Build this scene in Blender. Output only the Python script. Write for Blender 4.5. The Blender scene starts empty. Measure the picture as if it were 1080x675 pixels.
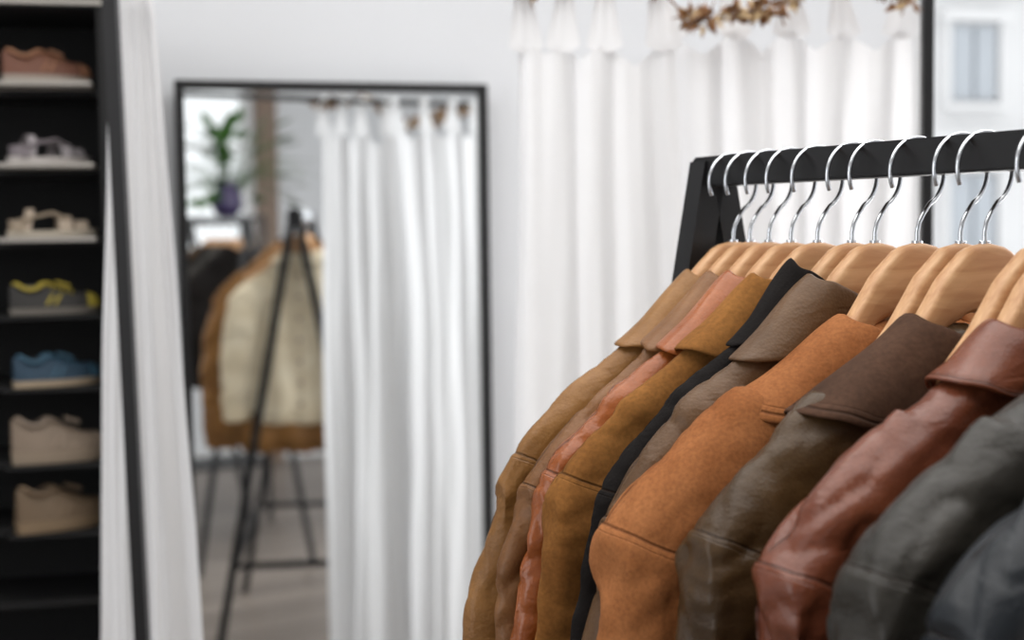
import bpy, bmesh, math, random
import numpy as np
from mathutils import Vector, Matrix, noise
random.seed(7)
sc=bpy.context.scene
try:
    sc.view_settings.view_transform='Standard'; sc.view_settings.look='None'
    sc.view_settings.exposure=0.0
except Exception as e: print(e)

def lin(c):
    r=[]
    for v in c[:3]:
        v=v/255.0
        r.append(v/12.92 if v<=0.04045 else ((v+0.055)/1.055)**2.4)
    return (r[0],r[1],r[2],1.0)

# ------------------------------------------------------------ materials
def newmat(name):
    m=bpy.data.materials.new(name); m.use_nodes=True
    nt=m.node_tree; b=nt.nodes['Principled BSDF']
    return m,nt,b
def N(nt,t,**kw):
    n=nt.nodes.new(t)
    for k,v in kw.items(): setattr(n,k,v)
    return n
def mat_simple(name,col,rough=0.5,metal=0.0,var=0.08,scale=20,bump=0.0,bscale=200):
    m,nt,b=newmat(name); c=lin(col)
    tc=N(nt,'ShaderNodeTexCoord')
    nz=N(nt,'ShaderNodeTexNoise'); nz.inputs['Scale'].default_value=scale; nz.inputs['Detail'].default_value=4
    nt.links.new(tc.outputs['Object'],nz.inputs['Vector'])
    mx=N(nt,'ShaderNodeMix',data_type='RGBA')
    mx.inputs[6].default_value=tuple(x*(1-var) for x in c[:3])+(1,)
    mx.inputs[7].default_value=tuple(min(1,x*(1+var)) for x in c[:3])+(1,)
    nt.links.new(nz.outputs['Fac'],mx.inputs[0]); nt.links.new(mx.outputs[2],b.inputs['Base Color'])
    b.inputs['Roughness'].default_value=rough; b.inputs['Metallic'].default_value=metal
    return m

def mat_hide(name,c0,c1,rough=0.5,suede=False,seamcol=(40,26,16),bstr=0.3,bscale=260,coat=0.0,mott=9,knit=False,k=1.0,crk=1.0,spec=0.32):
    m,nt,b=newmat(name)
    c0=tuple(v*k for v in c0); c1=tuple(v*k for v in c1)
    tc=N(nt,'ShaderNodeTexCoord')
    nz=N(nt,'ShaderNodeTexNoise'); nz.inputs['Scale'].default_value=mott; nz.inputs['Detail'].default_value=8; nz.inputs['Roughness'].default_value=0.62
    nt.links.new(tc.outputs['Object'],nz.inputs['Vector'])
    cr=N(nt,'ShaderNodeMapRange'); cr.inputs['From Min'].default_value=0.34; cr.inputs['From Max'].default_value=0.66
    nt.links.new(nz.outputs['Fac'],cr.inputs['Value'])
    mx=N(nt,'ShaderNodeMix',data_type='RGBA'); mx.inputs[6].default_value=lin(c0); mx.inputs[7].default_value=lin(c1)
    nt.links.new(cr.outputs[0],mx.inputs[0])
    gr=N(nt,'ShaderNodeTexNoise'); gr.inputs['Scale'].default_value=bscale; gr.inputs['Detail'].default_value=3
    nt.links.new(tc.outputs['Object'],gr.inputs['Vector'])
    g2=N(nt,'ShaderNodeMapRange'); g2.inputs['To Min'].default_value=0.84 if suede else 0.94; g2.inputs['To Max'].default_value=1.16 if suede else 1.06
    g2.inputs['From Min'].default_value=0.3; g2.inputs['From Max'].default_value=0.7
    nt.links.new(gr.outputs['Fac'],g2.inputs['Value'])
    mul=N(nt,'ShaderNodeVectorMath',operation='SCALE')
    nt.links.new(mx.outputs[2],mul.inputs[0]); nt.links.new(g2.outputs[0],mul.inputs['Scale'])
    def seam(attr):
        at=N(nt,'ShaderNodeAttribute',attribute_name=attr)
        ab=N(nt,'ShaderNodeMath',operation='ABSOLUTE'); nt.links.new(at.outputs['Fac'],ab.inputs[0])
        a=N(nt,'ShaderNodeMapRange'); a.inputs['From Max'].default_value=0.0018; a.inputs['To Min'].default_value=1; a.inputs['To Max'].default_value=0
        nt.links.new(ab.outputs[0],a.inputs['Value'])
        s=N(nt,'ShaderNodeMath',operation='SUBTRACT'); nt.links.new(at.outputs['Fac'],s.inputs[0]); s.inputs[1].default_value=0.005
        s2=N(nt,'ShaderNodeMath',operation='ABSOLUTE'); nt.links.new(s.outputs[0],s2.inputs[0])
        t=N(nt,'ShaderNodeMapRange'); t.inputs['From Max'].default_value=0.0010; t.inputs['To Min'].default_value=0.28; t.inputs['To Max'].default_value=0
        nt.links.new(s2.outputs[0],t.inputs['Value'])
        mxx=N(nt,'ShaderNodeMath',operation='MAXIMUM'); nt.links.new(a.outputs[0],mxx.inputs[0]); nt.links.new(t.outputs[0],mxx.inputs[1])
        return mxx
    sa=seam('sa'); sb=seam('sb')
    sm=N(nt,'ShaderNodeMath',operation='MAXIMUM'); nt.links.new(sa.outputs[0],sm.inputs[0]); nt.links.new(sb.outputs[0],sm.inputs[1])
    sf=N(nt,'ShaderNodeMath',operation='MULTIPLY'); nt.links.new(sm.outputs[0],sf.inputs[0]); sf.inputs[1].default_value=0.6
    m2=N(nt,'ShaderNodeMix',data_type='RGBA'); nt.links.new(sf.outputs[0],m2.inputs[0])
    nt.links.new(mul.outputs[0],m2.inputs[6]); m2.inputs[7].default_value=lin(seamcol)
    nt.links.new(m2.outputs[2],b.inputs['Base Color'])
    if suede or knit:
        b.inputs['Roughness'].default_value=rough; b.inputs['Specular IOR Level'].default_value=0.12
    else:
        rr=N(nt,'ShaderNodeMapRange'); rr.inputs['From Min'].default_value=0.3; rr.inputs['From Max'].default_value=0.7
        rr.inputs['To Min'].default_value=rough+0.08; rr.inputs['To Max'].default_value=max(0.15,rough-0.08)
        nt.links.new(nz.outputs['Fac'],rr.inputs['Value']); nt.links.new(rr.outputs[0],b.inputs['Roughness'])
        b.inputs['Specular IOR Level'].default_value=spec
    if coat>0:
        b.inputs['Coat Weight'].default_value=coat; b.inputs['Coat Roughness'].default_value=0.22
    vo=N(nt,'ShaderNodeTexVoronoi'); vo.inputs['Scale'].default_value=90 if knit else bscale*1.4
    nt.links.new(tc.outputs['Object'],vo.inputs['Vector'])
    cz=N(nt,'ShaderNodeTexNoise'); cz.inputs['Scale'].default_value=22; cz.inputs['Detail'].default_value=5; cz.inputs['Distortion'].default_value=1.2
    nt.links.new(tc.outputs['Object'],cz.inputs['Vector'])
    b1=N(nt,'ShaderNodeBump'); b1.inputs['Strength'].default_value=bstr; b1.inputs['Distance'].default_value=0.0008
    nt.links.new((gr if suede else vo).outputs[0],b1.inputs['Height'])
    b2=N(nt,'ShaderNodeBump'); b2.inputs['Strength'].default_value=0.35; b2.inputs['Distance'].default_value=0.004
    nt.links.new(cz.outputs['Fac'],b2.inputs['Height']); nt.links.new(b1.outputs['Normal'],b2.inputs['Normal'])
    last=b2
    if not knit and not suede:
        mp=N(nt,'ShaderNodeMapping'); mp.inputs['Scale'].default_value=(0.7,1.0,1.9); mp.inputs['Rotation'].default_value=(0.3,0.6,0)
        nt.links.new(tc.outputs['Object'],mp.inputs['Vector'])
        rz=N(nt,'ShaderNodeTexNoise'); rz.inputs['Scale'].default_value=15; rz.inputs['Detail'].default_value=3.0; rz.inputs['Distortion'].default_value=0.5
        nt.links.new(mp.outputs[0],rz.inputs['Vector'])
        s_=N(nt,'ShaderNodeMath',operation='SUBTRACT'); nt.links.new(rz.outputs['Fac'],s_.inputs[0]); s_.inputs[1].default_value=0.42
        a_=N(nt,'ShaderNodeMath',operation='ABSOLUTE'); nt.links.new(s_.outputs[0],a_.inputs[0])
        r_=N(nt,'ShaderNodeMapRange',interpolation_type='SMOOTHSTEP'); r_.inputs['From Max'].default_value=0.11
        nt.links.new(a_.outputs[0],r_.inputs['Value'])
        bc_=N(nt,'ShaderNodeBump'); bc_.inputs['Strength'].default_value=0.16*crk; bc_.inputs['Distance'].default_value=0.0035
        nt.links.new(r_.outputs[0],bc_.inputs['Height']); nt.links.new(b2.outputs['Normal'],bc_.inputs['Normal'])
        last=bc_
    b3=N(nt,'ShaderNodeBump',invert=True); b3.inputs['Strength'].default_value=0.8; b3.inputs['Distance'].default_value=0.002
    nt.links.new(sm.outputs[0],b3.inputs['Height']); nt.links.new(last.outputs['Normal'],b3.inputs['Normal'])
    nt.links.new(b3.outputs['Normal'],b.inputs['Normal'])
    return m

def mat_wood(name,c0,c1,scale=(3,40,40),rough=0.45):
    m,nt,b=newmat(name)
    tc=N(nt,'ShaderNodeTexCoord'); mp=N(nt,'ShaderNodeMapping'); mp.inputs['Scale'].default_value=scale
    nt.links.new(tc.outputs['Object'],mp.inputs['Vector'])
    nz=N(nt,'ShaderNodeTexNoise'); nz.inputs['Scale'].default_value=3; nz.inputs['Detail'].default_value=6; nz.inputs['Distortion'].default_value=0.6
    nt.links.new(mp.outputs[0],nz.inputs['Vector'])
    mr=N(nt,'ShaderNodeMapRange'); mr.inputs['From Min'].default_value=0.3; mr.inputs['From Max'].default_value=0.7
    nt.links.new(nz.outputs['Fac'],mr.inputs['Value'])
    mx=N(nt,'ShaderNodeMix',data_type='RGBA'); mx.inputs[6].default_value=lin(c0); mx.inputs[7].default_value=lin(c1)
    nt.links.new(mr.outputs[0],mx.inputs[0]); nt.links.new(mx.outputs[2],b.inputs['Base Color'])
    b.inputs['Roughness'].default_value=rough
    return m

def mat_floor():
    m,nt,b=newmat('floor_planks')
    tc=N(nt,'ShaderNodeTexCoord')
    br=N(nt,'ShaderNodeTexBrick'); br.inputs['Scale'].default_value=1.0
    br.inputs['Color1'].default_value=lin((150,138,128)); br.inputs['Color2'].default_value=lin((126,115,106)); br.inputs['Mortar'].default_value=lin((60,54,50))
    br.inputs['Mortar Size'].default_value=0.004; br.inputs['Brick Width'].default_value=1.4; br.inputs['Row Height'].default_value=0.16
    nt.links.new(tc.outputs['Object'],br.inputs['Vector']); nt.links.new(br.outputs['Color'],b.inputs['Base Color'])
    b.inputs['Roughness'].default_value=0.4
    return m
def mat_cloth(name,col,trans=0.3):
    m=bpy.data.materials.new(name); m.use_nodes=True; nt=m.node_tree
    b=nt.nodes['Principled BSDF']; out=nt.nodes['Material Output']
    b.inputs['Base Color'].default_value=lin(col); b.inputs['Roughness'].default_value=0.9; b.inputs['Specular IOR Level'].default_value=0.1
    tc=N(nt,'ShaderNodeTexCoord'); nz=N(nt,'ShaderNodeTexNoise'); nz.inputs['Scale'].default_value=45; nz.inputs['Detail'].default_value=5
    nt.links.new(tc.outputs['Object'],nz.inputs['Vector'])
    bp=N(nt,'ShaderNodeBump'); bp.inputs['Strength'].default_value=0.3; bp.inputs['Distance'].default_value=0.004
    nt.links.new(nz.outputs['Fac'],bp.inputs['Height']); nt.links.new(bp.outputs['Normal'],b.inputs['Normal'])
    t=N(nt,'ShaderNodeBsdfTranslucent'); t.inputs['Color'].default_value=lin(col)
    ms=N(nt,'ShaderNodeMixShader'); ms.inputs[0].default_value=trans
    nt.links.new(b.outputs[0],ms.inputs[1]); nt.links.new(t.outputs[0],ms.inputs[2]); nt.links.new(ms.outputs[0],out.inputs['Surface'])
    return m

M_wall=mat_simple('white_paint',(234,236,239),0.8,var=0.01,scale=2)
M_ceil=mat_simple('ceiling_paint',(240,240,240),0.9,var=0.01)
M_floor=mat_floor()
M_black=mat_simple('black_metal',(15,15,17),0.45,0.0,var=0.1,scale=60)
M_shelf=mat_simple('black_laminate',(7,7,8),0.75,var=0.1)
M_ledge=mat_simple('pale_ledge',(170,165,158),0.5)
M_chrome=mat_simple('chrome_wire',(215,218,222),0.18,1.0,var=0.02)
M_hang=mat_wood('hanger_wood',(188,136,92),(220,176,130),(4,60,30))
M_trim=mat_wood('taupe_wood',(120,100,86),(150,128,110))
M_curt=mat_cloth('white_cotton',(244,244,245),0.25)
M_mirror,_nt,_b=newmat('mirror_glass'); _b.inputs['Metallic'].default_value=1; _b.inputs['Roughness'].default_value=0.015; _b.inputs['Base Color'].default_value=(0.88,0.90,0.90,1)
M_dry=mat_simple('dried_petals',(130,90,56),0.9,var=0.5,scale=60)
M_cream=mat_simple('cream_petals',(204,178,138),0.9,var=0.2,scale=60)
M_green=mat_simple('leaf_green',(58,98,38),0.5,var=0.4,scale=15)
M_wht=mat_simple('white_frame',(232,232,232),0.5,var=0.01)

# ------------------------------------------------------------ mesh helper
class MB:
    def __init__(s): s.v=[]; s.f=[]; s.m=[]
    def add(s,verts,faces,mi=0,M=None):
        o=len(s.v)
        for p in verts:
            p=Vector(p)
            if M is not None: p=M@p
            s.v.append(p[:])
        for f in faces: s.f.append([o+i for i in f]); s.m.append(mi)
    def box(s,c,d,mi=0,M=None,bev=0.0):
        bm=bmesh.new(); bmesh.ops.create_cube(bm,size=1)
        for v in bm.verts: v.co=Vector((v.co.x*d[0]+c[0],v.co.y*d[1]+c[1],v.co.z*d[2]+c[2]))
        if bev>0: bmesh.ops.bevel(bm,geom=bm.edges[:],offset=bev,segments=2,affect='EDGES')
        bm.verts.index_update()
        s.add([v.co.copy() for v in bm.verts],[[v.index for v in f.verts] for f in bm.faces],mi,M); bm.free()
    def tube(s,pts,rad,n=10,mi=0,M=None,square=False,cap=True):
        pts=[Vector(p) for p in pts]; L=len(pts)
        if not hasattr(rad,'__len__'): rad=[rad]*L
        if square: n=4
        verts=[];faces=[]
        up=None
        for i,p in enumerate(pts):
            t=(pts[min(i+1,L-1)]-pts[max(i-1,0)]).normalized()
            if up is None:
                up=Vector((0,0,1)) if abs(t.z)<0.9 else Vector((0,1,0))
            a=(up-t*up.dot(t)).normalized(); b2=t.cross(a); up=a
            for k in range(n):
                an=2*math.pi*(k+(0.5 if square else 0))/n
                verts.append(p+(a*math.cos(an)+b2*math.sin(an))*rad[i]*(1.414 if square else 1))
        for i in range(L-1):
            for k in range(n):
                faces.append([i*n+k,i*n+(k+1)%n,(i+1)*n+(k+1)%n,(i+1)*n+k])
        if cap:
            faces.append(list(range(n))[::-1]); faces.append([(L-1)*n+k for k in range(n)])
        s.add(verts,faces,mi,M)
    def grid(s,P,mi=0,M=None,closeu=False):
        nu=len(P);nv=len(P[0]); verts=[p for r in P for p in r]; faces=[]
        for i in range(nu if closeu else nu-1):
            for j in range(nv-1):
                i2=(i+1)%nu
                faces.append([i*nv+j,i2*nv+j,i2*nv+j+1,i*nv+j+1])
        s.add(verts,faces,mi,M)
    def obj(s,name,mats,smooth=False,parent=None,loc=None):
        me=bpy.data.meshes.new(name); me.from_pydata(s.v,[],s.f); 
        for m in mats: me.materials.append(m)
        me.polygons.foreach_set('material_index',s.m)
        if smooth: me.polygons.foreach_set('use_smooth',[True]*len(me.polygons))
        me.update()
        bm=bmesh.new(); bm.from_mesh(me); bmesh.ops.recalc_face_normals(bm,faces=bm.faces); bm.to_mesh(me); bm.free()
        o=bpy.data.objects.new(name,me); sc.collection.objects.link(o)
        if parent is not None: o.parent=parent
        return o
def autosmooth(o,ang=40):
    bm=bmesh.new(); bm.from_mesh(o.data)
    for f in bm.faces: f.smooth=True
    for e in bm.edges:
        if len(e.link_faces)==2 and e.calc_face_angle(0)>math.radians(ang): e.smooth=False
    bm.to_mesh(o.data); bm.free()

# ------------------------------------------------------------ camera
cam=bpy.data.cameras.new('camera'); co=bpy.data.objects.new('camera',cam); sc.collection.objects.link(co)
cam.lens=50; cam.sensor_width=36
co.matrix_world=Matrix.Translation((0,0,1.45))@Matrix.Rotation(math.radians(90-3.8),4,'X')@Matrix.Rotation(math.radians(-0.75),4,'Z')
cam.clip_start=0.02
cam.dof.use_dof=True; cam.dof.focus_distance=1.20; cam.dof.aperture_fstop=3.8
sc.camera=co

# ------------------------------------------------------------ room
PSI=math.radians(16)
d=Vector((math.cos(PSI),math.sin(PSI),0)); nrm=Vector((math.sin(PSI),-math.cos(PSI),0))
MC=Vector((-0.364,3.0,0))
WM=Matrix.Translation(MC-nrm*0.05)@Matrix.Rotation(PSI,4,'Z')
H=2.8
wx0=1.40; wx1=3.3; wz0=0.85; wz1=2.55
wb=MB()
wb.box(((wx0-3.2)/2,0.075,H/2),(wx0+3.2,0.15,H),0,WM)
wb.box(((wx0+wx1)/2,0.075,wz0/2),(wx1-wx0,0.15,wz0),0,WM)
wb.box(((wx0+wx1)/2,0.075,(wz1+H)/2),(wx1-wx0,0.15,H-wz1),0,WM)
wb.box(((4.2+wx1)/2,0.075,H/2),(4.2-wx1,0.15,H),0,WM)
wb.obj('wall_back',[M_wall])
w=MB()
for (cx,cz,sx,sz) in [((wx0+wx1)/2,wz0+0.03,wx1-wx0,0.06),((wx0+wx1)/2,wz1-0.03,wx1-wx0,0.06),(wx0+0.03,(wz0+wz1)/2,0.06,wz1-wz0),(wx1-0.03,(wz0+wz1)/2,0.06,wz1-wz0),((wx0+wx1)/2,(wz0+wz1)/2,0.05,wz1-wz0)]:
    w.box((cx,0.09,cz),(sx,0.06,sz),0,WM)
w.box(((wx0+wx1)/2,0.0,wz0-0.015),(wx1-wx0+0.1,0.2,0.03),0,WM)
w.obj('window_1',[M_wht])
sh=MB(); sh.box((0.3,0.6,-0.05),(7.4,7.6,0.1)); sh.obj('floor',[M_floor])
sh=MB(); sh.box((0.3,0.6,H+0.05),(7.4,7.6,0.1)); sh.obj('ceiling',[M_ceil])
sh=MB(); sh.box((-3.0,-0.2,H/2),(0.12,5.0,H)); sh.obj('wall_left',[M_wall])
sh=MB(); sh.box((3.6,0.8,H/2),(0.12,7.0,H)); sh.obj('wall_right',[M_wall])
rw=MB(); ry=-2.65
rx0,rx1,rz0,rz1=0.95,1.68,1.2,2.5
rw.box(((-3.06+rx0)/2,ry,H/2),(rx0+3.06,0.12,H)); rw.box(((rx1+3.6)/2,ry,H/2),(3.6-rx1,0.12,H))
rw.box(((rx0+rx1)/2,ry,rz0/2),(rx1-rx0,0.12,rz0)); rw.box(((rx0+rx1)/2,ry,(rz1+H)/2),(rx1-rx0,0.12,H-rz1))
rw.obj('wall_rear',[M_wall])
w=MB()
w.box((rx0+0.02,ry,(rz0+rz1)/2),(0.04,0.08,rz1-rz0)); w.box((rx1-0.02,ry,(rz0+rz1)/2),(0.04,0.08,rz1-rz0))
w.box(((rx0+rx1)/2,ry,rz0+0.02),(rx1-rx0,0.08,0.04)); w.box(((rx0+rx1)/2,ry,rz1-0.02),(rx1-rx0,0.08,0.04)); w.box(((rx0+rx1)/2,ry,1.95),(rx1-rx0,0.06,0.03))
w.obj('window_2',[M_wht])
w=MB(); w.box((1.76,ry+0.09,H/2),(0.13,0.06,H)); w.obj('trim_1',[M_trim])
w=MB(); w.box((0.1,-0.008,0.05),(6.4,0.014,0.1),0,WM); w.obj('baseboard_back',[M_wht])
w=MB(); w.box((0.27,ry+0.067,0.05),(6.5,0.014,0.1)); w.obj('baseboard_rear',[M_wht])

M_fac=mat_simple('pale_facade',(230,230,230),0.9,var=0.05,scale=3)
M_fwin=mat_simple('facade_glass',(186,192,198),0.3)
fb=MB()
FM=WM@Matrix.Translation((2.75,5.0,0.30))
fb.box((0,0.5,3),(14,1,10),0,FM)
for i in range(-8,9):
    for k in range(0,6):
        X=i*0.72; Z=0.25+k*0.95
        for sx in (-0.085,0.085): fb.box((X+sx,-0.02,Z),(0.14,0.04,0.46),1,FM)
        fb.box((X,-0.04,Z-0.28),(0.46,0.1,0.04),0,FM); fb.box((X,-0.04,Z+0.29),(0.5,0.12,0.06),0,FM)
        fb.box((X-0.2,-0.03,Z),(0.04,0.07,0.54),0,FM); fb.box((X+0.2,-0.03,Z),(0.04,0.07,0.54),0,FM)
for k in range(0,8): fb.box((0,-0.05,-0.22+k*0.95),(14,0.14,0.05),0,FM)
fb.obj('street_building',[M_fac,M_fwin])

# ------------------------------------------------------------ floor mirror
MM=Matrix.Translation(MC)@Matrix.Rotation(PSI,4,'Z')
hw=0.3275; mt=1.753; fr=0.018
e=MB()
e.box((-hw+fr/2,0,mt/2+0.005),(fr,0.03,mt-0.01),0,MM,0.002); e.box((hw-fr/2,0,mt/2+0.005),(fr,0.03,mt-0.01),0,MM,0.002)
e.box((0,0,mt-fr/2),(2*hw,0.03,fr),0,MM,0.002); e.box((0,0,fr/2+0.002),(2*hw,0.03,fr),0,MM,0.002)
e.box((0,0.008,mt/2),(2*hw-0.02,0.01,mt-0.02),0,MM)
e.add([(-hw+.01,0.0,.01),(hw-.01,0.0,.01),(hw-.01,0.0,mt-.01),(-hw+.01,0.0,mt-.01)],[[0,1,2,3]],1,MM)
e.obj('floor_mirror',[M_black,M_mirror])

# ------------------------------------------------------------ curtains
RY=2.1; RZ=1.805
def curtain(name,x0,x1,ztop,zbot,tabs,seed,nf=7,y=RY,amp=0.022,flare0=0.0,flare1=0.0,tabson=True):
    nx=280; nz=110
    P=[]
    for i in range(nx+1):
        s=i/nx; row=[]
        k=min(abs((x0+(x1-x0)*s)-tx) for tx in tabs)
        for j in range(nz+1):
            t=j/nz
            tt=t**0.8
            xa=x0+flare0*tt; xb=x1+flare1*tt
            ph=2*math.pi*nf*(s+0.20*noise.noise(Vector((s*3.1,t*0.9,seed)))+0.03*noise.noise(Vector((s*8,t*2,seed+5))))
            a=amp*(0.35+0.75*tt)*max(0.15,0.75+1.3*noise.noise(Vector((s*4,t*0.8,seed+9))))
            f=math.sin(ph)
            yy=y+a*f+0.007*noise.noise(Vector((s*12,t*4,seed+2)))+0.018*noise.noise(Vector((s*3,t*2.0,seed+3)))
            if tabson: yy-=0.008*math.exp(-(k/(0.012+0.05*t))**2)*math.exp(-t*6)
            xx=xa+(xb-xa)*s+0.4*a*math.cos(ph)
            xx+=0.004*noise.noise(Vector((t*6,s*5,seed+7)))
            zt=ztop
            if tabson: zt=ztop+0.018-0.034*min(1,(k/0.045))**1.2
            row.append((xx,yy,zt+(zbot-zt)*t))
        P.append(row)
    mb=MB(); mb.grid(P)
    for tx in (tabs if tabson else []):
        s=(tx-x0)/(x1-x0)
        c=P[max(0,min(nx,int(s*nx)))][0]
        Q=[]; tilt=random.uniform(-.016,.016); wb_=random.uniform(.034,.046)
        for a in range(9):
            q=a/8-0.5; col=[]
            for b in range(15):
                t=b/14
                wd=wb_*(1-t)**1.3+0.015
                zz=c[2]-0.010*(1-4*q*q)-0.004+t*(RZ+0.012-c[2]+0.012)
                yy=(c[1]-0.002)*(1-t)+ (y-0.011)*t+0.004*math.sin(q*16)*t
                col.append((c[0]+q*wd+tilt*t,yy,zz))
            for b in range(1,7):
                an=b/6*math.pi
                col.append((c[0]+q*0.015+tilt,y-0.011*math.cos(an),RZ+0.0+0.012*math.sin(an)))
            Q.append(col)
        mb.grid(Q)
    o=mb.obj(name,[M_curt],smooth=True)
    return o
curtain('fitting_room_curtain',0.012,0.245,1.695,0.03,[0.03,0.075,0.14,0.228],3.3,nf=4,amp=0.022,flare0=-0.02,flare1=0.04)
curtain('fitting_room_curtain',0.222,0.60,1.715,0.03,[0.24,0.335,0.42,0.50,0.585],8.1,nf=5.5,y=RY+0.035,amp=0.022)
curtain('fitting_room_curtain',-0.588,-0.535,1.83,0.03,[0],5.2,nf=2.5,y=RY+0.05,amp=0.011,flare0=-0.085,flare1=0.09,tabson=False)
fr_=MB()
fr_.tube([(-0.60,RY,RZ),(0.66,RY,RZ)],0.008,12)
fr_.box((0.612,RY,1.3),(0.016,0.02,2.6),0,None,0.002)
fr_.tube([(-0.592,RY-0.01,2.6),(-0.543,RY-0.01,0.0)],0.010,4,0,None,square=True)
fr_.box((0.612,RY,0.01),(0.12,0.35,0.015)); fr_.box((-0.543,RY,0.01),(0.1,0.35,0.015))
fr_.obj('curtain_frame',[M_black])

g=MB()
cl=[(0.022,1.790,.022),(0.05,1.795,.018),(0.10,1.806,.014),(0.155,1.81,.014),(0.215,1.79,.012),(0.262,1.744,.016),(0.29,1.742,.020),(0.325,1.752,.010),(0.365,1.754,.018),(0.385,1.760,.022),(0.41,1.775,.018),(0.445,1.795,.018),(0.49,1.795,.018),(0.535,1.785,.014),(0.575,1.765,.018)]
for (x,z,r) in cl:
    for k in range(26):
        v=Vector((random.gauss(0,1),random.gauss(0,1),random.gauss(0,1))).normalized()
        p=Vector((x,RY-0.03,z))+Vector((v.x*r*1.25,v.y*r*0.8,v.z*r*0.7))*random.uniform(0.3,1)
        a=v.orthogonal().normalized(); b=v.cross(a); l=random.uniform(.010,.022); wd=l*0.5
        g.add([p-a*wd,p+v*l*0.4-b*wd*0.3,p+a*wd,p+v*l],[[0,1,2],[0,2,3],[1,3,2],[0,3,1]],0 if random.random()<.65 else 1)
    for k in range(5):
        an=random.uniform(0,6.28); p=Vector((x,RY-0.03,z))
        q=p+Vector((math.cos(an)*r*1.6,random.uniform(-.01,.01),math.sin(an)*r*1.4))
        g.tube([p,(p+q)/2+Vector((0,0,.004)),q],0.0009,5,0)
tw=[Vector((x,RY-0.024,z)) for x,z,r in sorted(cl)]
g.tube(tw,0.0015,6,0)
g.obj('dried_flower_garland',[M_dry,M_cream])

# ------------------------------------------------------------ shoe shelf
SM=Matrix.Translation((-0.70,2.52,0))@Matrix.Rotation(PSI*0.8,4,'Z')
sw=0.62; sd=0.30; stt=1.86
s=MB()
s.box((-0.01,sd/2,stt/2),(0.02,sd,stt),0,SM); s.box((-sw,sd/2,stt/2),(0.02,sd,stt),0,SM)
s.box((-sw/2,sd-0.005,stt/2),(sw,0.01,stt),0,SM)
s.box((-sw/2,sd/2,stt-0.01),(sw,sd,0.02),0,SM); 
s.box((-sw/2,-0.002,stt-0.012),(sw-0.02,0.004,0.008),1,SM)
levels=[1.712,1.570,1.440,1.307,1.178,1.040,0.917,0.78,0.64,0.5,0.35,0.2]
for i,z in enumerate(levels):
    s.box((-sw/2,sd/2+0.04,z-0.012),(sw-0.02,sd-0.10,0.012),0,SM)
    if i<3: s.box((-0.115,0.06,z-0.004),(0.165,0.12,0.008),1,SM,0.002)
    elif i<7: s.box((-0.115,0.07,z-0.009),(0.17,0.12,0.006),0,SM,0.002)
s.box((-sw/2,sd/2,0.04),(sw,sd,0.08),0,SM)
s.obj('shoe_shelf',[M_shelf,M_ledge])

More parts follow.
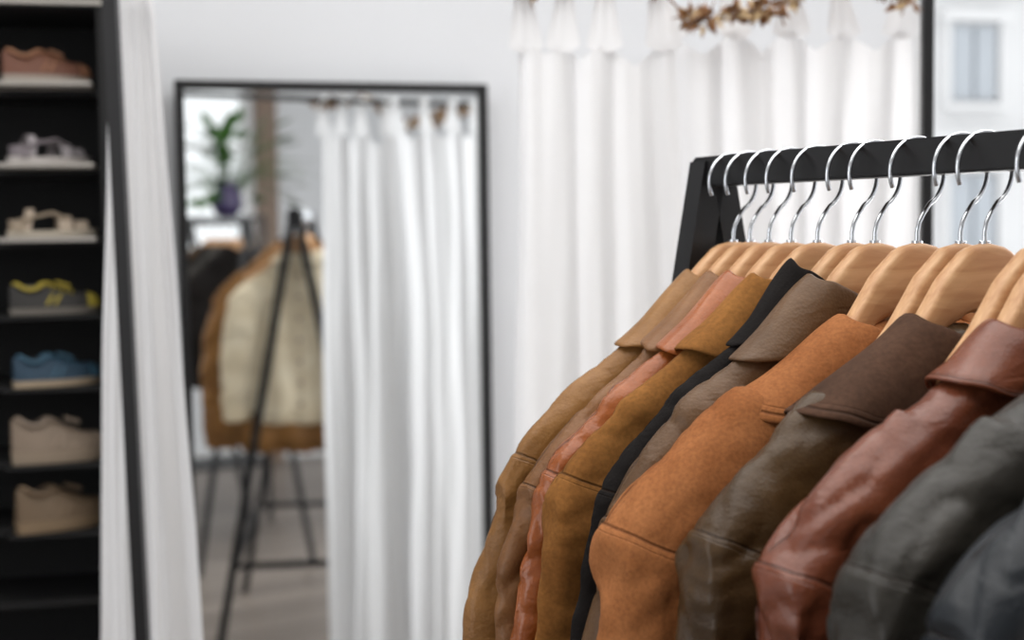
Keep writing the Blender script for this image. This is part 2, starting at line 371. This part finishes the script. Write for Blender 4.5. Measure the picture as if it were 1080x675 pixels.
def shoe(name,kind,cols,M):
    L=0.168
    m0=mat_simple(name+'_upper',cols[0],0.7,var=0.12,scale=60); m1=mat_simple(name+'_sole',cols[1],0.6); m2=mat_simple(name+'_accent',cols[2],0.6); m3=mat_simple(name+'_lining',cols[3],0.8)
    def hwid(t):
        return 0.030*(math.sin(math.pi*min(1,max(0,(t*0.93+0.05))))**0.45)*(0.82+0.28*math.sin(math.pi*min(1,t*0.75)))
    mb=MB(); n=26; sole={'low':0.014,'chunky':0.024,'boot':0.022,'sandal':0.012}[kind]
    outl=[]
    for i in range(n+1):
        t=i/n; outl.append((t*L-L/2,hwid(t)))
    loop=[(x,w_) for x,w_ in outl]+[(x,-w_) for x,w_ in outl[::-1]]
    rows=[]
    for (zz,k) in [(0,0.93),(0.004,1.0),(sole*0.5,0.97),(sole,1.03)]:
        rows.append([(x*(1.02 if k>1 else 1),y*k,zz+(0.012*((x/L*2)-0.5)**2 if x>L/4 else 0)) for x,y in loop])
    nl=len(loop); vv=[p for r in rows for p in r]; ff=[]
    for r in range(3):
        for k in range(nl): ff.append([r*nl+k,r*nl+(k+1)%nl,(r+1)*nl+(k+1)%nl,(r+1)*nl+k])
    ff.append(list(range(nl))); ff.append([3*nl+k for k in range(nl)])
    mb.add(vv,ff,1,M)
    if kind=='sandal':
        for (t0,hh,wd) in [(0.83,0.020,0.016),(0.64,0.030,0.016),(0.2,0.044,0.010)]:
            Q=[]
            for a in range(13):
                an=math.pi*a/12; row=[]
                for b in range(4):
                    t=t0+(b/3-0.5)*wd/L*1.6
                    row.append((t*L-L/2+ (0.01 if t0<.3 else 0)*math.sin(an),math.cos(an)*hwid(t)*1.0,sole+math.sin(an)*hh))
                Q.append(row)
            mb.grid(Q,0,M)
        Q=[]
        for a in range(13):
            an=math.pi/2+math.pi*a/12
            Q.append([(math.cos(an)*0.028-L/2+0.03,math.sin(an)*0.027,sole+zz) for zz in (0,0.012,0.022)])
        mb.grid(Q,2,M)
        mb.tube([(-L/2+.02,-.026,sole+.02),(0.0,-0.03,sole+.035),(0.03,-.02,sole+.022)],0.003,6,2,M)
        mb.tube([(-L/2+.02,.026,sole+.02),(0.0,0.03,sole+.035),(0.03,.02,sole+.022)],0.003,6,2,M)
    else:
        hh={'low':(.036,.046),'chunky':(.044,.060),'boot':(.062,.088)}[kind]
        def top(t):
            if t>0.72: return 0.012+0.018*math.sqrt(max(0,1-((t-0.72)/0.28)**2))
            if t>0.42: return 0.030+(hh[0]+.010-0.030)*((0.72-t)/0.3)**1.1
            return hh[0]+0.010+(hh[1]-hh[0]-0.010)*((0.42-t)/0.42)**0.7 - 0.012*math.sin(math.pi*min(1,max(0,(t-0.08)/0.3)))
        Q=[]
        for i in range(n+1):
            t=i/n; row=[]
            for a in range(15):
                an=math.pi*a/14
                cy=math.copysign(abs(math.cos(an))**0.7,math.cos(an)); sz=abs(math.sin(an))**0.8
                row.append((t*L-L/2,cy*hwid(t)*(0.97-0.3*sz*(1 if t<.5 else .5)),sole+sz*top(t)))
            Q.append(row)
        mb.grid(Q,0,M)
        mb.add(Q[0],[list(range(15))],0,M)
        rim=[]
        for a in range(25):
            an=2*math.pi*a/24
            xx=-L/2+0.045+0.036*math.cos(an); t=(xx+L/2)/L
            rim.append((xx,0.017*math.sin(an),sole+top(max(0,t))+0.002))
        mb.tube(rim,0.004,8,2,M); 
        mb.add([(x,y,z+.001) for x,y,z in rim[:-1]],[list(range(24))],3,M)
        mb.box((-0.004,0,sole+hh[0]+0.012),(0.030,0.024,0.006),2,M@Matrix.Rotation(0.35,4,'Y'),0.002)
        for k in range(5):
            t=0.47+k*0.055; zz=sole+top(t)+0.001
            mb.tube([(t*L-L/2,-0.017,zz-0.007),(t*L-L/2+.002,-0.008,zz+.001),(t*L-L/2-.002,0.008,zz+.001),(t*L-L/2,0.017,zz-0.007)],0.002,6,2,M)
        for sgn in (-1,1):
            for k in range(2):
                t=0.4+k*0.09
                mb.tube([(t*L-L/2,sgn*hwid(t)*0.96,sole+0.006),(t*L-L/2+0.012,sgn*hwid(t)*0.86,sole+0.026)],0.0026,6,2,M)
        Q=[]
        for i in range(7):
            t=0.86+0.14*i/6
            Q.append([(t*L-L/2+.002,math.cos(math.pi*a/12)*hwid(t)*1.03,sole+abs(math.sin(math.pi*a/12))**.8*(top(t)+.002)) for a in range(13)])
        mb.grid(Q,2,M)
    o=mb.obj(name,[m0,m1,m2,m3],smooth=True); autosmooth(o,50); return o
specs=[('sneaker','low',(104,66,50),(150,140,130),(150,106,78),(30,22,20)),
       ('sandal','sandal',(150,144,146),(184,178,174),(120,112,116),(40,40,40)),
       ('sandal','sandal',(176,160,142),(180,170,154),(158,142,122),(40,40,40)),
       ('sneaker','low',(42,40,38),(110,104,96),(176,158,60),(90,86,84)),
       ('sneaker','low',(34,58,76),(164,146,122),(62,96,116),(20,24,30)),
       ('sneaker','chunky',(130,114,98),(144,128,110),(146,130,114),(60,50,42)),
       ('sneaker','chunky',(104,86,66),(126,106,82),(120,100,78),(50,40,32))]
for i,(nm,kind,c0,c1,c2,c3) in enumerate(specs):
    M=SM@Matrix.Translation((-0.112,0.062,levels[i]+(0.001 if i<3 else -0.005)))@Matrix.Rotation(math.radians(random.uniform(10,34)),4,'Z')@Matrix.Scale(0.90 if i<5 else 0.97,4)
    shoe(nm,kind,[c0,c1,c2,c3],M)

# ------------------------------------------------------------ clothing rack
A0=Vector((0.200,1.470,0)); bd=Vector((0.447,-0.894,0)).normalized()
hp=Vector((-0.894,-0.447,0)).normalized()
BZ=1.502
def bp_(t): return A0+bd*t
rk=MB()
def LF(t):
    p=bp_(t)
    return Matrix(((hp.x,bd.x,0,p.x),(hp.y,bd.y,0,p.y),(0,0,1,0),(0,0,0,1)))
R0=LF(0)
Ln=1.05
rk.box((0,Ln/2,BZ),(0.03,Ln,0.03),0,R0,0.002)
for t in (0.013,Ln-0.013):
    for sgn in (-1,1):
        rk.tube([(sgn*0.004,t,BZ+0.008),(sgn*0.29,t,0.0)],0.0135,4,0,R0,square=True)
    rk.box((0,t,0.35),(0.45,0.02,0.02),0,R0,0.002)
for sgn in (-1,1):
    rk.box((sgn*0.222,Ln/2,0.35),(0.02,Ln-0.03,0.02),0,R0,0.002)
rk.obj('clothing_rack',[M_black])

# ------------------------------------------------------------ jacket profile
TOPU=[0,0.035,0.06,0.10,0.15,0.20,0.25,0.285]
TZ_A=[-0.048,-0.042,-0.032,-0.060,-0.094,-0.128,-0.170,-0.215]
TZ_B=[-0.062,-0.058,-0.062,-0.083,-0.107,-0.134,-0.170,-0.212]
TZ=TZ_A
def topz(a,dip=True):
    if not dip and a<0.06: return TZ[2]
    return float(np.interp(a,TOPU,TZ))
HZ=1.430
def hanger(t,yaw,M=None,half=0.17):
    h=MB()
    n=44; P=[]
    for i in range(n+1):
        u=-half+2*half*i/n; a=abs(u)
        te=float(np.interp(a,[0,0.02,0.045,0.07,0.10,0.15,0.205],[0.002,-0.002,-0.024,-0.060,-0.092,-0.124,-0.158]))
        hh=float(np.interp(a,[0,0.03,0.07,0.12,0.205],[0.028,0.024,0.014,0.011,0.010]))
        zc=te-hh
        th=0.0085+0.002*(a/0.205)**1.5
        if a>half-0.008: hh*=0.7; th*=0.7
        row=[]
        for k in range(17):
            an=2*math.pi*k/16
            cx=math.copysign(abs(math.cos(an))**0.5,math.cos(an)); cz=math.copysign(abs(math.sin(an))**0.5,math.sin(an))
            row.append((u,th*cx,zc+hh*cz))
        P.append(row)
    h.grid(P,0)
    h.add(P[0],[list(range(17))],0); h.add(P[-1],[list(range(17))],0)
    cz=0.0595; R=0.0290
    a0=-62; a1=205
    pts=[(0,0,-0.005),(0,0,0.010),(-0.002,0,0.018),(-0.007,0,0.026)]
    for k in range(30):
        an=math.radians(a0+(a1-a0)*k/29)
        pts.append((-(math.cos(an))*R*0.98,0,cz+math.sin(an)*R))
    h.tube(pts,0.0020,10,1)
    h.tube([(0,0,-0.001),(0,0,0.003)],0.0045,12,1)
    o=h.obj('clothes_hanger',[M_hang,M_chrome],smooth=True); autosmooth(o,60)
    o.matrix_world=M if M is not None else LF(t)@Matrix.Translation((0,0,HZ))@Matrix.Rotation(math.radians(yaw),4,'Z')
    return o

OE=[(.165,-.106),(.21,-.137),(.25,-.174),(.280,-.222),(.300,-.288),(.315,-.38),(.323,-.49),(.323,-.60),(.318,-.70)]
IE=[(.10,-.22),(.125,-.26),(.145,-.30),(.162,-.355),(.175,-.42),(.185,-.50),(.193,-.58),(.200,-.65),(.206,-.70)]
def cat(P,n):
    P=[np.array(p,float) for p in P]; out=[]
    L=len(P)-1
    for i in range(n+1):
        t=i/n*L; k=min(int(t),L-1); f=t-k
        p0=P[max(k-1,0)];p1=P[k];p2=P[k+1];p3=P[min(k+2,L)]
        out.append(0.5*((2*p1)+(-p0+p2)*f+(2*p0-5*p1+4*p2-p3)*f*f+(-p0+3*p1-3*p2+p3)*f**3))
    return out
def jacket(name,t,mat,b=0.018,bs=0.026,yaw=0,seed=1,wr=1.0,scale=1.0,collar=1.0,cmat=None,slw=0.0,stand=0.010,length=0.72,hng=True,M=None,vox=0.0050,crease=0.5,low=0.0,prof='A',ushift=0.0):
    global TZ
    TZ=TZ_A if prof=='A' else TZ_B
    mb=MB()
    rnd=random.Random(seed)
    dO=[rnd.uniform(-.006,.006) for _ in OE]
    OEv=[(o[0]+dO[i]*(i>2),o[1]+dO[-i-1]*0.6*(i>0)) for i,o in enumerate(OE)]
    nc=64; nl=48; P=[]
    for i in range(nc+1):
        u=-0.28+0.56*i/nc; a=abs(u); zt=topz(a)
        zb=-length if a<0.19 else -length+(length-0.34)*min(1,(a-0.19)/0.06)
        row=[]
        for k in range(nl):
            q=k/nl*2; side=1 if q<1 else -1
            q2=q if q<1 else 2-q
            q3=q2**1.4
            z=zt+(zb-zt)*q3
            dd=zt-z; r=0.032
            edge=math.sqrt(max(0,1-(1-min(1,dd/r))**2))
            e2=math.sqrt(max(0.0,1-(1-min(1,(z-zb)/0.012))**2)) if zb<z else 0
            B=b*(1+0.45*min(1,dd/0.35))
            B*=(1+0.25*(bs/b-1)*min(1,a/0.2))
            row.append((u,side*B*edge*max(e2,0.0),z))
        P.append(row)
    vv=[p for r in P for p in r]; ff=[]
    for i in range(nc):
        for k in range(nl):
            ff.append([i*nl+k,i*nl+(k+1)%nl,(i+1)*nl+(k+1)%nl,(i+1)*nl+k])
    ff.append(list(range(nl))); ff.append([nc*nl+k for k in range(nl)])
    mb.add(vv,ff)
    for sg in (-1,1):
        O=cat(OEv,44); I=cat(IE,44); Q=[]; n=28
        for j in range(45):
            o_=O[j].copy(); i_=I[j].copy(); c=(o_+i_)/2; h=(o_-i_)/2; tt=j/44
            BB=bs*(0.70+0.35*min(1,tt*3))*(1-0.1*tt)
            off=slw*min(1,tt*2.2)**1.2
            row=[]
            for k in range(n):
                an=2*math.pi*k/n
                cc=math.copysign(abs(math.cos(an))**0.8,math.cos(an)); ss=math.copysign(abs(math.sin(an))**0.9,math.sin(an))
                row.append((sg*(c[0]+h[0]*cc),off+BB*ss,c[1]+h[1]*cc))
            Q.append(row)
        vv=[p for r in Q for p in r]; ff=[]
        for i in range(44):
            for k in range(n): ff.append([i*n+k,i*n+(k+1)%n,(i+1)*n+(k+1)%n,(i+1)*n+k])
        ff.append(list(range(n))); ff.append([44*n+k for k in range(n)])
        mb.add(vv,ff)
    tmp=mb.obj('tmp_'+name,[mat])
    md=tmp.modifiers.new('r','REMESH'); md.mode='VOXEL'; md.voxel_size=vox
    md=tmp.modifiers.new('s','SMOOTH'); md.factor=0.5; md.iterations=6
    dg=bpy.context.evaluated_depsgraph_get(); dg.update()
    me=bpy.data.meshes.new_from_object(tmp.evaluated_get(dg)); 
    bpy.data.objects.remove(tmp)
    nv=len(me.vertices); co_=np.empty(nv*3); me.vertices.foreach_get('co',co_); co_=co_.reshape(-1,3)
    no=np.empty(nv*3); me.vertices.foreach_get('normal',no); no=no.reshape(-1,3)
    sa=np.empty(nv); sb=np.empty(nv)
    p0=np.array((.283,-.205)); p1=np.array((.150,-.31)); ld=(p1-p0)/np.linalg.norm(p1-p0); ln=np.array((-ld[1],ld[0]))
    sh_=rnd.uniform(-.03,.025)
    disp=np.empty(nv)
    for i in range(nv):
        u,w_,z=co_[i]; a=abs(u)
        q0=a-p0[0]; q1=z-p0[1]+sh_; al=q0*ld[0]+q1*ld[1]; sdv=q0*ln[0]+q1*ln[1]
        sdv+=0.016*math.sin(max(0,min(1,al/0.17))*math.pi)+0.003*noise.noise(Vector((u*30,z*30,seed)))
        if a<0.13 or al>0.18: sdv=0.05
        sa[i]=sdv
        s2=w_+0.45*b+0.003*noise.noise(Vector((u*16,seed*3,0)))
        if z<topz(a)-0.028 or a<0.05 or a>0.275: s2=0.05
        sb[i]=s2
        sleeve=min(1,max(0,(a-0.14)/0.08))
        v=Vector((u*6+z*3,w_*8,z*5-a*3))+Vector((seed*3.1,seed,seed*1.7))
        n1=noise.noise(v)
        v2=Vector((u*9+z*10*sleeve,w_*12,z*11+w_*10))+Vector((seed,seed*2.3,0))
        n2=noise.noise(v2)
        n3=noise.noise(v2*2.3)
        n4=noise.noise(v2*0.6+Vector((7,3,seed)))
        cr=(1-min(1,abs(n2)*3.0))**2
        cr2=(1-min(1,abs(n3)*3.2))**2
        cr4=(1-min(1,abs(n4)*3.2))**1.5
        dz=0.008*n1+0.004*n2*(0.5+sleeve)-crease*(0.0045*cr+0.0030*cr2+0.0055*cr4)*(0.4+0.6*sleeve)+0.0006*n3
        if z<-0.2: dz+=0.004*math.sin(u*60+seed+3*n1)*(1-sleeve)
        dz+=-0.0012*math.exp(-sdv*sdv/0.00002)+0.0016*(1-sdv/0.02 if 0<sdv<0.02 else 0)
        disp[i]=dz*wr
    co_+=no*disp[:,None]
    me.vertices.foreach_set('co',co_.ravel())
    for nm,arr in (('sa',sa),('sb',sb)):
        at=me.attributes.new(nm,'FLOAT','POINT'); at.data.foreach_set('value',arr)
    me.polygons.foreach_set('use_smooth',[True]*len(me.polygons))
    me.update()
    o=bpy.data.objects.new(name,me); sc.collection.objects.link(o)
    if len(me.materials)==0: me.materials.append(mat)
    base=M if M is not None else LF(t)@Matrix.Translation((ushift,0,HZ-low))@Matrix.Rotation(math.radians(yaw),4,'Z')@Matrix.Scale(scale,4)
    o.matrix_world=base
    if collar>0:
        cc=MB(); bc=b+0.0040
        K=[(0,0,-.036,0,-.100),(.3,.050,-.030,.085,-.088),(.52,.066,-.010,.138,-.040),(.68,.070,.008,.164,.004),(.84,.060,.022,.134,.038),(1,.036,.034,.070,.076)]
        K=[(k[0],k[1],k[2],k[1]+(k[3]-k[1])*collar,k[2]+(k[4]-k[2])*collar) for k in K]
        def S(u,e_):
            a=abs(u); zt=topz(a,False)+0.0045
            L_=0.042; r=0.03; ae=abs(e_)
            bcc=bc*(1+0.25*(bs/b-1)*min(1,a/0.2))
            if ae<L_:
                ph=ae/L_*math.pi/2; w_=bcc*math.sin(ph); z=zt-r*(1-math.cos(ph))
            else: w_=bcc*(1+0.35*min(1,(ae-L_)/0.3)); z=zt-r-(ae-L_)
            return np.array((u,math.copysign(w_,e_),z))
        G=[]; nq=80; npp=16
        def cr_i(q,idx):
            n_=len(K)
            for k in range(n_-1):
                if q<=K[k+1][0] or k==n_-2:
                    f=(q-K[k][0])/(K[k+1][0]-K[k][0]); break
            a_,b_,c_,d_=[K[max(k-1,0)][idx],K[k][idx],K[k+1][idx],K[min(k+2,n_-1)][idx]]
            return 0.5*(2*b_+(-a_+c_)*f+(2*a_-5*b_+4*c_-d_)*f*f+(-a_+3*b_-3*c_+d_)*f**3)
        for i in range(nq+1):
            qq=-1+2*i/nq; aq=abs(qq); sg=1 if qq>=0 else -1
            iu,ie,ou,oe=[cr_i(aq,k) for k in (1,2,3,4)]
            ou*=1+0.08*noise.noise(Vector((qq*4,seed*2.2,1)))
            row=[]
            base_in=S(iu,ie)
            row.append((sg*(base_in[0]-0.008),base_in[1]*0.8,base_in[2]-0.03))
            row.append((sg*(base_in[0]-0.004),base_in[1]*0.9,base_in[2]))
            for j in range(npp+1):
                p=j/npp
                u=iu+(ou-iu)*p; ee=ie+(oe-ie)*p
                s_=S(u,ee)
                lift=stand*(math.cos(min(1,p*1.5)*math.pi/2))**1.2*(1-0.6*max(0,aq-0.6)/0.4) 
                nn=noise.noise(Vector((u*18,ee*18,seed*5))); n2=noise.noise(Vector((u*40,ee*40,seed*7)))
                z=s_[2]+lift+0.004*nn*(0.3+p)+0.0012*n2-0.002*p
                wv=s_[1]*(1+0.18*nn)+math.copysign(0.003,s_[1])*p
                row.append((sg*u,wv,z))
            G.append(row)
        cc.grid(G)
        c=cc.obj('collar',[cmat or mat],smooth=True); c.parent=o
        md=c.modifiers.new('t','SOLIDIFY'); md.thickness=0.0032; md.offset=0
        md=c.modifiers.new('s','SUBSURF'); md.levels=1; md.render_levels=1
        nvv=len(c.data.vertices); nr=npp+3
        arr=np.full(nvv,0.05)
        for i in range(nq+1):
            for j in range(2,nr):
                p=(j-2)/npp; arr[i*nr+j]=(1-p)*0.09-0.006
        at=c.data.attributes.new('sa','FLOAT','POINT'); at.data.foreach_set('value',arr if seed in (7,8,9) else np.full(nvv,0.05))
        at=c.data.attributes.new('sb','FLOAT','POINT'); at.data.foreach_set('value',np.full(nvv,0.05))
    if hng: hanger(t,yaw)
    return o

m1=mat_hide('tan_nubuck',(120,82,42),(154,110,60),0.42,False,bscale=300)
m2=mat_hide('brown_nubuck',(104,68,38),(138,96,56),0.42,False,seamcol=(14,11,10))
m3=mat_hide('cognac_leather',(132,68,28),(168,96,46),0.30,False,coat=0.25)
m4=mat_hide('golden_suede',(118,76,36),(150,102,52),0.8,True)
m5=mat_hide('black_wool',(22,19,18),(32,29,28),0.85,False,coat=0,spec=0.1)
m6=mat_hide('olive_brown_leather',(78,56,36),(106,78,52),0.42,False,spec=0.25)
m7=mat_hide('rust_suede',(126,74,38),(166,108,66),0.8,True,seamcol=(74,38,20),bscale=340,mott=12)
m8=mat_hide('dark_brown_leather',(56,40,23),(84,62,36),0.36,False,coat=0.08,crk=0.7,spec=0.26)
m8c=mat_hide('dark_brown_suede',(62,43,32),(86,61,46),0.75,True)
m9=mat_hide('oxblood_leather',(94,47,30),(128,72,48),0.30,False,coat=0.25)
m10=mat_hide('charcoal_leather',(42,40,36),(58,54,48),0.38,False,coat=0.06,spec=0.28)
m11=mat_hide('navy_leather',(24,28,32),(36,40,45),0.38,False)
mk=mat_hide('cream_knit',(216,200,170),(234,222,196),0.9,False,seamcol=(180,165,140),knit=True,bstr=0.8)

kc=jacket('knit_cardigan',0.050,mk,b=0.008,bs=0.024,seed=21,scale=0.83,collar=0.6,stand=0.004,yaw=0,vox=0.005,crease=0.6,wr=0.9,slw=-0.014,low=0.024,ushift=-0.015)
bt=MB()
for k in range(7):
    zz=-0.13-k*0.085
    bt.tube([(0.012,-0.0135,zz),(0.012,-0.0210,zz)],0.008,12)
b_=bt.obj('buttons',[M_trim]); b_.parent=kc
jacket('leather_jacket',0.078,m1,b=0.015,bs=0.024,seed=1,yaw=-1,scale=1.0,wr=1.1,collar=0.9,crease=0.6)
jacket('leather_jacket',0.109,m2,b=0.015,bs=0.024,seed=2,yaw=2,crease=0.8,scale=0.985,wr=1.1,collar=0.85)
jacket('leather_jacket',0.143,m3,b=0.015,bs=0.024,seed=3,yaw=0,crease=1.0,wr=1.1,scale=0.985,collar=0.85)
jacket('suede_jacket',0.182,m4,b=0.015,bs=0.024,seed=4,yaw=-2,scale=0.985,wr=1.1,collar=0.9)
jacket('wool_coat',0.230,m5,b=0.013,bs=0.016,seed=5,yaw=1,stand=0.022,scale=0.925,collar=0.75)
jacket('leather_jacket',0.260,m6,b=0.017,bs=0.028,seed=6,yaw=0,scale=0.975,wr=1.1,crease=0.7,prof='A',collar=0.9)
jacket('suede_jacket',0.312,m7,b=0.022,bs=0.038,seed=7,yaw=-2,scale=1.05,collar=1.12,crease=0.5,wr=1.1,slw=0.01,prof='B')
jacket('leather_jacket',0.388,m8,b=0.025,bs=0.037,seed=8,yaw=-1,cmat=m8c,collar=1.15,scale=0.98,wr=1.1,crease=0.6,prof='B')
jacket('leather_jacket',0.470,m9,b=0.026,bs=0.037,seed=9,yaw=1,crease=1.1,wr=1.15,scale=0.98,collar=0.6,prof='B')
jacket('leather_jacket',0.552,m10,b=0.027,bs=0.038,seed=10,yaw=0,crease=0.7,scale=0.97,wr=1.1,collar=0.5,prof='B')
jacket('leather_jacket',0.635,m11,b=0.027,bs=0.038,seed=11,yaw=0,crease=0.7,scale=0.97,wr=1.1,collar=0.5,prof='B')
for t,yw in ((0.362,0),(0.448,0)): hanger(t,yw,half=0.10)

# ------------------------------------------------------------ seen in the mirror
ps=MB(); cx,cy=0.80,-0.95
for sx in (-.22,.22):
    for sy in (-.14,.14): ps.box((cx+sx,cy+sy,0.76),(0.02,0.02,1.52))
for z in (0.3,0.75,1.1,1.5): ps.box((cx,cy,z),(0.46,0.30,0.02))
ps.obj('plant_stand',[M_black])
M_vase=mat_simple('purple_glaze',(70,60,96),0.25)
v=MB(); prof=[(0,0.0),(.045,0),(.07,.03),(.08,.07),(.07,.11),(.05,.14),(.055,.16),(.05,.155),(.0,.13)]
def lathe(mb,prof,c,mi=0,n=28):
    P=[[(c[0]+r*math.cos(2*math.pi*k/n),c[1]+r*math.sin(2*math.pi*k/n),c[2]+z) for r,z in prof] for k in range(n)]
    mb.grid(P,mi,None,True)
lathe(v,prof,(cx+0.09,cy,1.511))
for k in range(80):
    an=random.uniform(0,6.28); L_=random.uniform(.15,.5); el=random.uniform(.1,1.4)
    p0=Vector((cx+0.09,cy,1.64)); dr=Vector((math.cos(an)*math.cos(el),math.sin(an)*math.cos(el),math.sin(el)))
    p1=p0+dr*L_*0.6; p2=p0+dr*L_+Vector((0,0,-0.25*L_))
    v.tube([p0,p1,p2],0.002,5,1)
    sd_=dr.cross(Vector((0,0,1))).normalized()*0.04; tip=(p2-p1).normalized()
    v.add([p2-tip*.01,p2+tip*.03+sd_,p2+tip*.06+sd_*.8,p2+tip*.11,p2+tip*.06-sd_*.8,p2+tip*.03-sd_],[[0,1,2,3,4,5]],1)
v.obj('potted_plant',[M_vase,M_green],smooth=True)
r2=MB()
bx=0.60; 
r2.box((bx,-0.30,1.48),(0.025,0.75,0.025))
for yy in (-0.66,0.06):
    for sg in (-1,1): r2.tube([(bx,yy,1.485),(bx+sg*0.26,yy,0.0)],0.011,4,0,None,square=True)
r2.obj('clothing_rack',[M_black])
for k,(yy,mm) in enumerate([(-0.05,m5),(-0.15,m10),(-0.27,m5),(-0.39,m8)]):
    Mx=Matrix.Translation((bx,yy,1.41))@Matrix.Rotation(math.radians(k*2-3),4,'Z')
    jacket('wool_coat',0,mm,b=0.02,bs=0.03,seed=30+k,M=Mx@Matrix.Scale(0.9,4),hng=False,vox=0.009)
    hanger(0,0,M=Mx)

# ------------------------------------------------------------ lights
def area(name,loc,target,sx,sy,p,col=(1,1,1)):
    l=bpy.data.lights.new(name,'AREA'); l.shape='RECTANGLE'; l.size=sx; l.size_y=sy; l.energy=p; l.color=col
    o=bpy.data.objects.new(name,l); sc.collection.objects.link(o); o.location=loc
    o.rotation_euler=(Vector(target)-Vector(loc)).to_track_quat('-Z','Y').to_euler(); return o
area('overhead_fill',(0.2,1.2,2.72),(0.2,1.2,0),2.6,2.2,46,(1,0.985,0.965))  # added soft fill from above, not an actual ceiling fitting
wc=WM@Vector(((wx0+wx1)/2,-0.15,1.75)); area('window_daylight',wc,wc+nrm-Vector((0,0,.25)),1.8,1.6,76,(0.99,0.993,1))
area('left_side_fill',(-2.7,-0.1,1.8),(-0.2,2.4,1.2),2.2,2.0,38,(0.985,0.99,1))  # added fill from the left; the wall there has no window
W=bpy.data.worlds.new('world'); sc.world=W; W.use_nodes=True
bg=W.node_tree.nodes['Background']; bg.inputs[0].default_value=(0.96,0.98,1,1); bg.inputs[1].default_value=1.35
